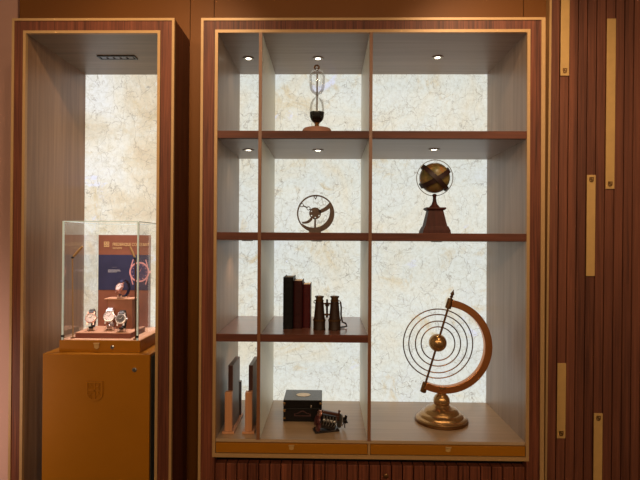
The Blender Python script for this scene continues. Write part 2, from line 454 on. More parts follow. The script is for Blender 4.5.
# ------------------------------------------------------------------ showcase niche on the left
show = thing('display_niche', ((SX0+SX1)/2, .25, 0), 'tall narrow walnut display niche with brass edging left of the cabinet', 'cabinet')
NX0, NX1, NZ1 = -1.2789, X(157.3, 100, 0), Z(90, 33.4, 0)
m = MB()
m.box(SX0, NX0-LT, 0, DEP+.03, 0, SZ1); m.box(NX1+LT, SX1, 0, DEP+.03, 0, SZ1); m.box(NX0-LT, NX1+LT, 0, DEP+.03, NZ1+LT, SZ1)
m.build('carcass', WALNUT, show)
m = MB(); e = .0095
m.box(SX0-.001, SX0+e, -.003, .004, 0, SZ1+.001); m.box(SX1-e, SX1+.001, -.003, .012, 0, SZ1+.001); m.box(SX0+e, SX1-e, -.003, .004, SZ1-e, SZ1+.001)
m.build('outer_trim', GOLD, show)
m = MB(); e = .0115
m.box(NX0-e, NX0, -.003, .012, 0, NZ1+e); m.box(NX1, NX1+e, -.003, .012, 0, NZ1+e); m.box(NX0, NX1, -.003, .012, NZ1, NZ1+e)
m.build('inner_trim', GOLD, show)
NIN = wood('niche_laminate', (110, 76, 48), (148, 112, 80), (60, 34, 1.6), rough=.42, coat=.1)
Bx(NX0-LT, NX0, .012, DEP, 0, NZ1+LT).build('lining_panel', NIN, show)
Bx(NX1, NX1+LT, .012, DEP, 0, NZ1+LT).build('lining_panel', NIN, show)
NIN_H = wood('niche_laminate_flat', (110, 86, 62), (138, 112, 86), (2, 45, 45), rough=.42, coat=.1)
Bx(NX0, NX1, .012, DEP, NZ1, NZ1+LT).build('top_panel', NIN_H, show)
Bx(NX0, NX1, DEP, DEP+.02, .02, NZ1).build('back_panel', STONE_N, show, label='backlit cream stone back panel')
# linear five-cell downlight in the niche ceiling
c0, c1 = atZ(99.5, 55.5, NZ1), atZ(137, 59, NZ1)
xl0, xl1, yl0, yl1 = X(101, 56, c1.y), X(138, 58, c1.y), c1.y-.0, c0.y
yl0, yl1 = min(c0.y, c1.y), max(c0.y, c1.y)
lt = MB(); zz = NZ1-.0005
lt.box(xl0, xl1, yl0, yl0+.008, zz-.004, zz); lt.box(xl0, xl1, yl1-.008, yl1, zz-.004, zz); lt.box(xl0, xl0+.008, yl0+.008, yl1-.008, zz-.004, zz); lt.box(xl1-.008, xl1, yl0+.008, yl1-.008, zz-.004, zz)
dl = lt.build('linear_downlight', BLACK, show)
for i in range(5):
    w = (xl1-xl0-.02)/5; a = xl0+.01+i*w
    Bx(a+.004, a+w-.004, yl0+.012, yl1-.012, zz-.0028, zz-.0005).build('cell', plain('led_cell', (74, 68, 78), .2, .6), dl)
lamp('niche_beam', 'SPOT', ((xl0+xl1)/2, (yl0+yl1)/2, zz-.03), 1.2, (1, .80, .62), size=.05, angle=100, blend=.8, parent=dl)

lamp('case_beam', 'SPOT', ((xl0+xl1)/2-.02, .2, zz-.03), 80, (1, .86, .84), target=(-1.0, .24, 1.1), size=.03, angle=34, blend=.7, parent=dl)

# ------------------------------------------------------------------ pedestal in the niche
PY = .03
PZ = Z(95, 354.2, PY); PX0, PX1 = X(42.3, 400, PY), X(149.5, 400, PY)
ped = thing('display_pedestal', ((PX0+PX1)/2, .22, 0), 'tall mustard lacquered pedestal with an embossed crest under the glass case', 'pedestal')
Bx(PX0, PX1, PY, .47, 0, PZ, bev=.0015).build('body', MUST, ped)
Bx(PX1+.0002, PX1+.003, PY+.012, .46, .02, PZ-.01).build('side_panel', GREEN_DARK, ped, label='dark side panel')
cx, cz = X(94.8, 391, PY), Z(94.8, 391, PY)
m = shield(MB(), cx, cz, .072, .084, PY, .007, .005)
m.box(cx-.017-.002, cx-.017+.002, PY-.0035, PY, cz-.03, cz); m.box(cx+.017-.002, cx+.017+.002, PY-.0035, PY, cz, cz+.035)
m.box(cx-.03, cx, PY-.0035, PY, cz-.019, cz-.015); m.box(cx, cx+.032, PY-.0035, PY, cz+.016, cz+.020)
m.band([(cx-.028, cz+.008), (cx-.017, cz+.022), (cx-.006, cz+.008)], [(cx-.032, cz+.008), (cx-.017, cz+.030), (cx-.002, cz+.008)], PY-.0035, PY)
m.band([(cx+.006, cz-.024), (cx+.016, cz-.010), (cx+.026, cz-.024)], [(cx+.002, cz-.024), (cx+.016, cz-.003), (cx+.030, cz-.024)], PY-.0035, PY)
m.build('crest', MUST, ped)
def lock(p, parent, y, r=.010):
    m = MB(); m.lathe([(1e-7, .005), (r*.75, .005), (r, .003), (r, 0)], 24, Matrix.Rotation(PI/2, 4, 'X'), (p.x, y+.0003, p.z))
    o = m.build('lock', CHROME, parent, True, label='small steel lock')
    Bx(p.x-.0016, p.x+.0016, y-.0056, y-.0045, p.z-r*.5, p.z+r*.5).build('key_slot', BLACK, o)
lock(atY(134.5, 369.8, PY), ped, PY)

# ------------------------------------------------------------------ glass case on the pedestal
c0 = atZ(140, 352.7, PZ); CY = max(c0.y, PY+.015)
CX0, CX1 = X(59.3, 348, CY), X(140, 348, CY)
CB = Z(100, 340.3, CY); CTOP = Z(100, 221.3, CY); CYB = CY+.34
case = thing('glass_case', ((CX0+CX1)/2, (CY+CYB)/2, PZ), 'square glass display case with mustard base holding watches', 'display case')
Bx(CX0, CX1, CY, CYB, PZ+.0005, CB-.001, bev=.001).build('base', MUST, case)
TANF = plain('case_floor', (206, 158, 124), .6, var=.03)
Bx(CX0+.004, CX1-.004, CY+.004, CYB-.004, CB-.001, CB).build('floor_panel', TANF, case, label='pale tan floor panel')
p = atY(97, 346.2, CY)
m = MB(); m.box(p.x-.0125, p.x+.0125, CY-.009, CY, p.z+.010, p.z+.015, bev=.001)
m.prism([(p.x-.011, p.z+.010), (p.x+.011, p.z+.010), (p.x+.010, p.z-.006), (p.x, p.z-.012), (p.x-.010, p.z-.006)], CY-.005, CY)
m.build('emblem_tab', STRIPM, case)
lock(atY(112.5, 347.3, CY), case, CY, .0085)
gt = .006; gx0, gx1, gy0, gy1 = CX0+.012, CX1-.013, CY+.004, CYB-.004
Bx(gx0, gx1, gy0, gy0+gt, CB, CTOP-gt).build('front_pane', GLASS, case)
Bx(gx0, gx1, gy1-gt, gy1, CB, CTOP-gt).build('back_pane', GLASS, case)
Bx(gx0, gx0+gt, gy0+gt, gy1-gt, CB, CTOP-gt).build('side_pane', GLASS, case)
Bx(gx1-gt, gx1, gy0+gt, gy1-gt, CB, CTOP-gt).build('side_pane', GLASS, case)
Bx(gx0, gx1, gy0, gy1, CTOP-gt, CTOP).build('top_pane', GLASS, case)
w = .0035
def edge(x, y, z0, z1):
    Bx(x-w, x+w, y-w, y+w, z0, z1, bev=.001).build('glass_edge', GEDGE, case, label='greenish polished glass edge')
edge(gx0, gy0, CB, CTOP); edge(gx1, gy0, CB, CTOP)
edge(gx1, gy1, CB, CTOP)
w2 = .0022
for a in ((gx0+w, gx1-w, gy0-w2, gy0+w2), (gx0+w, gx1-w, gy1-w2, gy1+w2), (gx0-w2, gx0+w2, gy0+w, gy1-w), (gx1-w2, gx1+w2, gy0+w, gy1-w)):
    Bx(*a, CTOP-w2, CTOP+w2*.6).build('glass_edge', GEDGE, case, label='greenish polished glass edge')
for x in (gx0, gx1):
    Bx(x-.005, x+.005, gy0-.006, gy0+.004, CB+.012, CB+.022, bev=.001).build('clip', BLACK, case, label='small dark clip')

# things inside the case ----------------------------------------------------
VELV = plain('brown_suede', (150, 96, 74), .75, var=.05)
VELV_L = plain('tan_suede', (188, 138, 108), .7, var=.05)
VELV_D = plain('dark_suede', (112, 58, 44), .75, var=.05)
# low platform
q0 = atZ(75.3, 333.2, CB+.022); ply = max(q0.y, gy0+.03)
lx0, lx1 = X(75.2, 335, ply), X(130.5, 335, ply)
plat = thing('display_platform', ((lx0+lx1)/2, ply+.09, CB), 'low brown suede platform lying on the case floor under the watches', 'display stand')
Bx(lx0, lx1, ply, ply+.17, CB+.0003, CB+.022, bev=.001).build('block', VELV_D, plat)
Bx(lx0+.0005, lx1-.0005, ply+.0005, ply+.1695, CB+.022, CB+.025, bev=.0005).build('top_pad', VELV_L, plat)
PT = CB+.025
# riser at the back of the platform
ry = ply+.10; rx0, rx1 = X(104, 310, ry), X(133, 310, ry); rz = Z(118, 298.6, ry)
ris = thing('display_riser', ((rx0+rx1)/2, ry+.03, PT), 'brown suede riser block standing on the platform below the highest watch', 'display stand')
Bx(rx0+.014, rx1-.006, ry+.004, ry+.064, PT+.0003, rz-.006, bev=.001).build('block', VELV, ris)
Bx(rx0+.001, rx0+.013, ry+.03, ry+.064, PT+.0003, rz-.006).build('side_panel', VELV_D, ris)
Bx(rx0, rx1, ry, ry+.068, rz-.006, rz, bev=.001).build('top_pad', VELV_L, ris)
# poster
py = gy1-.02
qx0, qx1, qz1 = X(98.2, 280, py), X(150.2, 280, py), Z(120, 235, py)
pos = thing('poster', ((qx0+qx1)/2, py, CB), 'brown poster with a navy picture of a rose gold watch and lettering', 'poster')
PB = plain('poster_brown', (138, 84, 66), .5, var=.04); PN = plain('poster_navy', (52, 54, 90), .35, var=.15, vscale=9)
Bx(qx0, qx1, py, py+.008, CB+.0003, qz1).build('board', PB, pos)
nz1, nz0 = Z(120, 254.8, py), Z(120, 290, py)
Bx(qx0+.0005, qx1-.0005, py-.0008, py, nz0, nz1).build('picture', PN, pos, label='navy blue picture')
ROSE = plain('print_rose_gold', (224, 160, 166), .4); PGOLD = plain('print_gold', (232, 200, 146), .4); PWHITE = plain('print_white', (206, 206, 222), .5)
def text(body, x, z, size, y, mat, parent, name, width=None):
    cu = bpy.data.curves.new(name, 'FONT'); cu.body = body; cu.size = size; cu.extrude = .0002
    o = bpy.data.objects.new('tmp', cu); C.objects.link(o)
    bpy.context.view_layer.update()
    me = bpy.data.meshes.new_from_object(o.evaluated_get(bpy.context.evaluated_depsgraph_get()))
    bpy.data.objects.remove(o)
    xs = [v.co.x for v in me.vertices]; s = width/(max(xs)-min(xs)) if width else 1
    off = Vector((0, 0, 0)); p = parent
    while p is not None: off += p.location; p = p.parent
    for v in me.vertices: v.co = Vector((x+v.co.x*s, y-v.co.z, z+v.co.y))-off
    me.materials.append(mat); t = bpy.data.objects.new(name, me); C.objects.link(t); t.parent = parent
    return t
u = 1/ppm(py)
text('FREDERIQUE CONSTANT', X(112.6, 245, py), Z(112, 245.8, py), 4.4*u, py-.0006, PGOLD, pos, 'lettering', 43*u*.86)
text('GENEVE', X(112.6, 248, py), Z(112, 248.9, py), 2.6*u, py-.0006, PGOLD, pos, 'lettering', 9.5*u)
text('\u2014\u2014', X(112, 267, py), Z(112, 267.5, py), 1.6*u, py-.0012, PWHITE, pos, 'caption_line', 5*u)
m = MB(); lx_, lz_ = X(106.6, 244.3, py), Z(106.6, 244.3, py)
for i in range(2):
    for j in range(2):
        a = lx_+(-2.6+2.8*i)*u; b = lz_+(-2.6+2.8*j)*u
        m.band([(a+.5*u, b+.5*u), (a+1.9*u, b+.5*u), (a+1.9*u, b+1.9*u), (a+.5*u, b+1.9*u)], [(a, b), (a+2.4*u, b), (a+2.4*u, b+2.4*u), (a, b+2.4*u)], py-.0007, py-.0001, closed=True)
m.build('logo', PGOLD, pos)
m = MB()
for k in range(3): 
    a = X(108.2, 270, py); ww = (12.5, 13.2, 9)[k]; b = Z(112, 270.2+k*1.0, py)
    for j in range(int(ww)): m.box(a+(j*1.0)*u, a+(j*1.0+.7)*u, py-.0012, py-.0008, b, b+.5*u)
m.build('caption', PWHITE, pos)
# printed watch
wx, wz = X(139.4, 272, py), Z(139.4, 272, py)
def circ(r, n=48, cx=0, cz=0): return [(cx+r*math.cos(2*PI*i/n), cz+r*math.sin(2*PI*i/n)) for i in range(n)]
m = MB(); m.band(circ(8.6*u, 48, wx, wz), circ(10.2*u, 48, wx, wz), py-.0014, py-.0008, closed=True)
for sx_ in (-1, 1):
    for sz in (-1, 1):
        m.prism([(wx+sx_*7.6*u, wz+sz*6.5*u), (wx+sx_*8.9*u, wz+sz*5.4*u), (wx+sx_*6.9*u, wz+sz*12.6*u), (wx+sx_*5.7*u, wz+sz*12.6*u)], py-.0014, py-.0008)
m.prism([(wx+10*u, wz-1.4*u), (wx+11.8*u, wz-1*u), (wx+11.8*u, wz+1*u), (wx+10*u, wz+1.4*u)], py-.0014, py-.0008)
m.build('printed_watch', ROSE, pos, label='rose gold watch case print')
m = MB(); m.prism(circ(8.6*u, 48, wx, wz), py-.0011, py-.0008); m.build('printed_dial', plain('print_dial', (62, 60, 104), .35), pos)
m = MB()
for a, L in ((60, 6), (150, 4.5)):
    a = math.radians(a); dx, dz = math.cos(a), math.sin(a)
    m.prism([(wx-dz*.3*u, wz+dx*.3*u), (wx+dz*.3*u, wz-dx*.3*u), (wx+dx*L*u, wz+dz*L*u)], py-.0015, py-.0011)
for k in range(12):
    a = k*PI/6; dx, dz = math.cos(a), math.sin(a)
    m.prism([(wx+dx*6.6*u-dz*.25*u, wz+dz*6.6*u+dx*.25*u), (wx+dx*6.6*u+dz*.25*u, wz+dz*6.6*u-dx*.25*u), (wx+dx*7.8*u+dz*.25*u, wz+dz*7.8*u-dx*.25*u), (wx+dx*7.8*u-dz*.25*u, wz+dz*7.8*u+dx*.25*u)], py-.0015, py-.0011)
m.build('printed_hands', ROSE, pos)

# wristwatches
PINKGOLD = plain('rose_gold', (232, 184, 178), .3, .75); SILV = plain('watch_steel', (224, 216, 220), .28, .8)
DW = plain('dial_white', (236, 216, 216), .35); DG = plain('dial_grey', (74, 66, 66), .3); DN = plain('strap_navy', (30, 34, 72), .5); DB = plain('strap_black', (34, 26, 26), .5)
ACR = plain('stand_acrylic', (236, 200, 186), .3, coat=.5)
def watch(x, y, z, label, case_m, dial_m, strap_m, yaw=0, tilt=18, s=1.0):
    s *= 1.14
    r = thing('wristwatch', (x, y, z), label, 'watch', 'watches in the glass case')
    Rm = Matrix.Rotation(math.radians(yaw), 4, 'Z')
    T = Matrix.Translation((x, y, z)) @ Rm @ Matrix.Scale(s, 4)
    face = T @ Matrix.Translation((0, -.004, .052)) @ Matrix.Rotation(math.radians(90-tilt), 4, 'X')
    def lat(prof, seg=36):
        return MB().lathe(prof, seg, face)
    lat([(.019, -.006), (.0205, -.004), (.0205, .002), (.019, .004), (.0165, .0045), (.0165, .003)]).build('case', case_m, r, True)
    lat([(1e-7, .0035), (.0166, .0035), (.0166, .0025)]).build('dial', dial_m, r)
    hm = MB()
    for a, L in ((55, .011), (160, .008)):
        a = math.radians(a); d = Vector((math.cos(a), math.sin(a), 0)); nn = Vector((-d.y, d.x, 0))
        q = [nn*.0008, -nn*.0008, d*L-nn*.0004, d*L+nn*.0004]
        hm.poly([face @ (v+Vector((0, 0, .0038))) for v in q]+[face @ (v+Vector((0, 0, .0044))) for v in q], ((3,2,1,0),(4,5,6,7),(0,1,5,4),(1,2,6,5),(2,3,7,6),(3,0,4,7)))
    for k in range(12):
        hm.box(-.0006, .0006, .0125, .0155, .0036, .0042, face @ Matrix.Rotation(k*PI/6, 4, 'Z'))
    hm.build('hands', case_m if dial_m is not DW else DG, r)
    for sx_ in (-1, 1):
        for sy in (-1, 1):
            Bx(sx_*.0115-.0025, sx_*.0115+.0025, sy*.021-.006, sy*.021+.004, -.006, .0005, face, bev=.0008).build('lug', case_m, r)
    MB().lathe([(.0035, -.0), (.0035, .004), (.002, .0048)], 14, face @ Matrix.Translation((.020, 0, -.001)) @ Matrix.Rotation(PI/2, 4, 'Y')).build('crown', case_m, r, True)
    # strap loop behind the case
    n = 30; inn = []; 
    sm = MB(); vs = []; fs = []
    a0, a1 = math.radians(150), math.radians(-150)
    for i in range(n+1):
        a = math.radians(132) - i/n*math.radians(264)
        wv = .0092-.0012*math.sin(PI*i/n)
        for (k, dx) in ((1.0, -1), (1.0, 1), (.90, 1), (.90, -1)):
            vs.append(T @ Vector((dx*wv, .020+.030*k*math.cos(a), .044+.0385*k*math.sin(a))))
    for i in range(n):
        for k in range(4): fs.append((4*i+k, 4*i+(k+1) % 4, 4*i+4+(k+1) % 4, 4*i+4+k))
    fs += [(3,2,1,0), (4*n, 4*n+1, 4*n+2, 4*n+3)]
    sm.poly(vs, fs).build('strap', strap_m, r, True)
    st = MB()
    for dx in (-.012, .012): st.box(dx-.002, dx+.002, -.004, .04, .0003, .004, T); st.box(dx-.002, dx+.002, -.004, .0, .0003, .014, T)
    st.box(-.014, .014, .012, .028, .004, .0062, T)
    st.build('stand', ACR, r)
    return r
wy = ply+.045
def wpos(px, Y): return X(px, 320, Y)
watch(wpos(91.5, wy), wy-.005, PT, 'watch with pale dial and black strap standing alone at the left of the platform', PINKGOLD, DW, DB, 14, 18, 1.0)
watch(wpos(111.5, wy+.03), wy+.008, PT, 'all metal watch with pale dial at the middle of the platform', SILV, DW, SILV, 12, 26, 1.08)
watch(wpos(122.5, wy-.01), wy-.024, PT, 'watch with dark grey dial and black strap at the front right of the platform', SILV, DG, DB, 8, 24, 1.0)
watch(X(120, 295, ry+.012), ry+.012, rz, 'watch with navy strap perched alone on top of the riser block', PINKGOLD, DW, DN, -28, 26, .9)

# two slender brass lamps inside the case
def desk_lamp(px_top, py_top, px_bot, Y, hx, hy, hY, label):
    b = Vector((X(px_bot, 330, Y), Y, CB+.0003)); t = atY(px_top, py_top, Y); h = atY(hx, hy, hY)
    r = thing('spot_lamp', b, label, 'lamp', 'slender lamps in the glass case')
    MB().lathe([(.010, b.z), (.010, b.z+.004), (.004, b.z+.006)], 24, c=(b.x, b.y, 0)).build('base', BRASS_D, r, True)
    MB().tube([b+Vector((0, 0, .005)), t], .0028, 10).build('pole', GOLD if hx > px_top else BRASS_D, r, True)
    MB().ball(t, .0055, 14, 8).build('joint', BLACK, r, True)
    d = (h-t).normalized()
    MB().tube([t+d*.006, h], .0052, 12).build('head', GOLD, r, True, label='golden lamp head')
desk_lamp(72.5, 257.5, 73, gy0+.035, 82.5, 246.5, gy0+.035, 'slender brass lamp standing at the left side of the glass case')
desk_lamp(135.3, 258.5, 135.6, gy0+.019, 130.3, 247, gy0+.03, 'slender brass lamp in front of the poster at the right of the glass case')

# ------------------------------------------------------------------ hourglass on the top shelf
def px_lathe(cx, Y, prof, base_z, py_base, name, mat, parent, smooth=True, seg=40):
    """profile in (radius px, pixel y) turned into metres around the axis at cx,Y"""
    k = 1/ppm(Y); x = X(cx, py_base, Y)
    return MB().lathe([(max(r*k, 1e-7), base_z+(py_base-y)*k) for r, y in prof], seg, c=(x, Y, 0)).build(name, mat, parent, smooth)
Y = .13; bz = SH_T[0]; cx = 316.8
pyb = 242.5-(bz-1.5)*ppm(Y)+.0
pyb = next(y/10 for y in range(1000, 2000) if Z(cx, y/10, Y) < bz)
hg = thing('hourglass', (X(cx, 130, Y), Y, bz), 'tall glass hourglass with black liquid in its lower bulb', 'hourglass')
k = 1/ppm(Y)
CLAY = plain('pink_wood', (172, 122, 102), .5)
px_lathe(cx, Y, [(14.5, pyb), (14.5, 130.6), (13.5, 129.3), (6, 128.4), (0, 128.4)], bz, pyb, 'base', CLAY, hg)
px_lathe(cx, Y, [(3.2, 128.3), (3.4, 127.3), (2.0, 126.4), (2.4, 125.2), (2.0, 124.2), (3.0, 123.2), (0, 123)], bz, pyb, 'foot', BRASS, hg)
px_lathe(cx, Y, [(0, 123), (3.4, 122.6), (5.6, 120.4), (6.9, 117), (7.2, 113), (7.2, 112.6), (0, 112.6)], bz, pyb, 'liquid', plain('black_liquid', (24, 18, 15), .15), hg)
gl = [(2.6, 123.2), (5, 121.6), (6.9, 118.5), (7.6, 113), (7.5, 108), (6.6, 103), (4.4, 99.2), (1.9, 97.2), (1.3, 96), (1.9, 94.8), (4.6, 93), (6.9, 90), (7.8, 86), (7.9, 78), (7.7, 75), (6.2, 72), (3.5, 70.5), (0, 70.2)]
px_lathe(cx, Y, gl, bz, pyb, 'glass_bulbs', GLASS_B, hg)
px_lathe(cx, Y, [(.8, 112.4), (.8, 74), (0, 73.5)], bz, pyb, 'inner_tube', plain('tube_grey', (126, 114, 104), .4), hg, seg=12)
x_ = X(cx, 68, Y)
m = MB(); zc = bz+(pyb-67.3)*k
m.tube([(x_+2.2*k*math.cos(a), Y, zc+2.2*k*math.sin(a)) for a in [2*PI*i/24 for i in range(24)]], .8*k, 8, True)
m.lathe([(2.2*k, bz+(pyb-70.3)*k), (2.4*k, bz+(pyb-69.8)*k), (1*k, bz+(pyb-69.2)*k)], 20, c=(x_, Y, 0))
m.build('ring_finial', BRASS_D, hg, True)

# ------------------------------------------------------------------ openwork dial on the second shelf
Y = .14; bz = SH_T[1]; k = 1/ppm(Y)
cx_, cz_ = X(315.7, 213.6, Y), Z(315.7, 213.6, Y)
dial = thing('skeleton_dial', (cx_, Y, bz), 'openwork brown metal ring ornament with hub and crescent on the second shelf', 'ornament')
R_ = 18.7*k; y0, y1 = Y-.007, Y+.007
MB().band(circ(R_-1.3*k, 72, cx_, cz_), circ(R_, 72, cx_, cz_), y0, y1, closed=True).build('ring', IRON, dial, True)
inn, out = [], []
for i in range(41):
    a = math.radians(38-i/40*(38+142)); t = i/40
    th = 5.0*k*math.sin(PI*min(1, (t*.86+.10)))**.6
    out.append((cx_+(R_-.2*k)*math.cos(a), cz_+(R_-.2*k)*math.sin(a))); inn.append((cx_+(R_-th-.4*k)*math.cos(a), cz_+(R_-th-.4*k)*math.sin(a)))
MB().band(inn, out, y0-.003, y1+.003).build('crescent', IRON, dial, True)
hx, hz = cx_-.6*k, cz_+.2*k
P = lambda x, y: (X(285+x/8.73, 185+y/8.73, Y), Z(285+x/8.73, 185+y/8.73, Y))
MB().sheet(circ(5.9*k, 48, hx, hz), [circ(.7*k, 16, *P(*q)) for q in ((231, 230), (232, 267), (264, 284), (297, 267))], y0, y1+.002).build('hub', IRON, dial)
def arm(p0, p1, w0, w1, bend=0):
    n = 14; i_, o_ = [], []
    dx, dz = p1[0]-p0[0], p1[1]-p0[1]; L = math.hypot(dx, dz); nx, nz = -dz/L, dx/L
    for j in range(n+1):
        t = j/n; w = (w0+(w1-w0)*t)/2; b = bend*math.sin(PI*t)
        x, z = p0[0]+dx*t+nx*b, p0[1]+dz*t+nz*b; i_.append((x-nx*w, z-nz*w)); o_.append((x+nx*w, z+nz*w))
    return MB().band(i_, o_, y0, y1).build('arm', IRON, dial, True)
arm(P(300, 235), P(398, 170), 3.4*k, 4.2*k, -1.0*k)
arm(P(235, 290), P(150, 330), 3.0*k, 2.0*k, 1.6*k)
arm(P(263, 290), P(263, 385), 1.6*k, 2.0*k)
arm(P(225, 218), P(214, 210), 1.2*k, 1.2*k); arm(P(194, 197), P(157, 181), 1.2*k, 1.2*k)
for q in (P(146, 176), P(206, 204)): MB().band(circ(1.35*k, 24, *q), circ(1.95*k, 24, *q), y0, y1, closed=True).build('eyelet', IRON, dial, True)
q = P(266, 108)
m = MB(); m.band([(q[0]-1.1*k, q[1]+.9*k), (q[0]+1.1*k, q[1]+.9*k), (q[0], q[1]-.9*k)], [(q[0]-2.3*k, q[1]+1.6*k), (q[0]+2.3*k, q[1]+1.6*k), (q[0], q[1]-2.4*k)], y0, y1, closed=True)
m.build('pointer', IRON, dial)
MB().prism([P(222, 372), P(310, 372), (P(318, 0)[0], bz), (P(208, 0)[0], bz)], Y-.022, Y+.022).build('foot', IRON, dial)

# ------------------------------------------------------------------ small globe on the second shelf
Y = .14; bz = SH_T[1]; k = 1/ppm(Y); gx = X(434.6, 178, Y)
globe = thing('small_globe', (gx, Y, bz), 'small old globe in crossed dark bands on a tapered wooden pedestal', 'globe')
MAHOG = wood('mahogany', (46, 18, 12), (70, 30, 22), (60, 60, 4), rough=.5, coat=0); MAHOG.node_tree.nodes['Principled BSDF'].inputs['Specular IOR Level'].default_value = .15
pyb = next(y/10 for y in range(2000, 2800) if Z(434.6, y/10, Y) < bz)
def zz_(y): return bz+(pyb-y)*k
gxb = X(437.4, 225, Y); gxs = X(434.2, 200, Y)
def frustum(m, xc, w0, w1, z0, z1, yc=None):
    yc = Y if yc is None else yc
    v = [(xc+sx_*w_, yc+sy*w_*.8, z) for w_, z in ((w0, z0), (w1, z1)) for sx_, sy in ((-1, -1), (1, -1), (1, 1), (-1, 1))]
    return m.poly(v, ((0,3,2,1),(4,5,6,7),(0,1,5,4),(1,2,6,5),(2,3,7,6),(3,0,4,7)))
gxb = gx+.2*k
m = MB(); frustum(m, gxb, 13.6*k, 13.2*k, bz, zz_(230.5)); frustum(m, gxb, 13.2*k, 11.3*k, zz_(230.5), zz_(226.4)); 
m.build('base', MAHOG, globe)
m = MB(); frustum(m, gxb, 10.6*k, 7.2*k, zz_(226.4), zz_(210.6)); m.build('pedestal', MAHOG, globe)
m = MB(); frustum(m, gxb, 8.2*k, 9.8*k, zz_(210.6), zz_(209.2)); frustum(m, gxb, 9.8*k, 9.6*k, zz_(209.2), zz_(207.9)); m.build('cap', MAHOG, globe)
MB().lathe([(r*k, zz_(y)) for r, y in ((5.6, 207.9), (4.6, 206.4), (2.8, 204.4), (2.0, 201.5), (1.6, 198.5), (1.9, 196.2), (2.4, 195.2), (1.2, 194))], 24, c=(gx, Y, 0)).build('stem', MAHOG, globe, True)
gz = zz_(178.2)
# old map look: land and sea blotches
m_, n_, l_, b_ = base_mat('old_map'); b_.inputs['Specular IOR Level'].default_value = .3
tc = n_.new('ShaderNodeTexCoord'); nz = n_.new('ShaderNodeTexNoise'); nz.inputs['Scale'].default_value = 18; nz.inputs['Detail'].default_value = 6
l_.new(tc.outputs['Object'], nz.inputs['Vector']); rp = n_.new('ShaderNodeValToRGB'); el = rp.color_ramp.elements
el[0].position = .40; el[0].color = lin((92, 82, 42)); el[1].position = .56; el[1].color = lin((128, 104, 62)); e3 = el.new(.7); e3.color = lin((150, 70, 40))
l_.new(nz.outputs['Fac'], rp.inputs['Fac']); l_.new(rp.outputs['Color'], b_.inputs['Base Color']); b_.inputs['Roughness'].default_value = .35
MB().ball((gx, Y, gz), 15.0*k, 40, 24).build('sphere', m_, globe, True, label='sphere printed with an old map')
BAND = plain('dark_band', (44, 20, 15), .5, .1)
def ring_band(r, w, t, rot, name, mat):
    m = MB(); rot4 = rot.to_4x4()
    m.lathe([(r, -w/2), (r+t, -w/2), (r+t, w/2), (r, w/2), (r, -w/2)], 56, rot4, (gx, Y, gz), False); return m.build(name, mat, globe, True)
def axis_rot(ax): return Vector((0, 0, 1)).rotation_difference(Vector(ax).normalized()).to_matrix()
ring_band(15.5*k, 4.6*k, .9*k, axis_rot((-.62, -.16, 1)) , 'band', BAND)
ring_band(16.4*k, 4.2*k, .9*k, axis_rot((.95, -.22, 1)), 'band', BAND)
ring_band(17.4*k, 1.2*k, .7*k, axis_rot((0.08, 1, .1)), 'meridian_ring', CHROME)

# ------------------------------------------------------------------ books on the third shelf
bz = SH_T[2]
def book(xl, xr, py_top, py_bot, depth, col, label, lean=0, edgec=(208, 190, 160)):
    yf = atZ((xl+xr)/2, py_bot, bz).y
    x0, x1 = X(xl, 310, yf), X(xr, 310, yf); h = Z((xl+xr)/2, py_top, yf)-bz
    r = thing('book', ((x0+x1)/2, yf, bz), label, 'book', 'old books on the third shelf')
    cm = plain('leather', col, .5, var=.18, vscale=45); cm.node_tree.nodes['Principled BSDF'].inputs['Specular IOR Level'].default_value = .15; t = .003
    m = MB(); m.box(x0, x0+t, yf+.004, yf+depth, bz, bz+h, bev=.0008); m.box(x1-t, x1, yf+.004, yf+depth, bz, bz+h, bev=.0008)
    m.build('cover', cm, r)
    m = MB(); n = 10; pts = []
    xm, hw = (x0+x1)/2, (x1-x0)/2
    pts = [(xm-hw*math.cos(PI*i/n), yf+.004-.006*math.sin(PI*i/n)) for i in range(n+1)]
    vs = [(a, b, bz+.0003) for a, b in pts]+[(a, b, bz+h) for a, b in pts]; L = n+1
    m.poly(vs, [list(range(L)), list(range(L, 2*L))[::-1]]+[(i, i+1, L+i+1, L+i) for i in range(n)]+[(n, 0, L, L+n)])
    sp = m.build('spine', cm, r, True)
    for f_ in (.12, .3, .55, .78, .9):
        q = [(xm+(a-xm)*.97, b-.0008, bz+h*f_) for a, b in pts]
        MB().tube(q, .0012, 6).build('raised_band', cm, sp, True)
    Bx(x0+t, x1-t, yf+.005, yf+depth-.004, bz+.004, bz+h-.004).build('pages', plain('pages', edgec, .8, var=.1, vscale=200), r)
book(283.0, 292.9, 277.2, 329.2, .17, (13, 12, 12), 'black leather book, tallest of three on the third shelf', edgec=(150, 140, 130))
book(293.1, 302.3, 280.8, 328.6, .15, (50, 17, 16), 'dark maroon leather book between the black and the red one')
book(302.5, 310.4, 284.4, 327.9, .14, (70, 20, 20), 'red leather book, shortest of three, beside the binoculars')

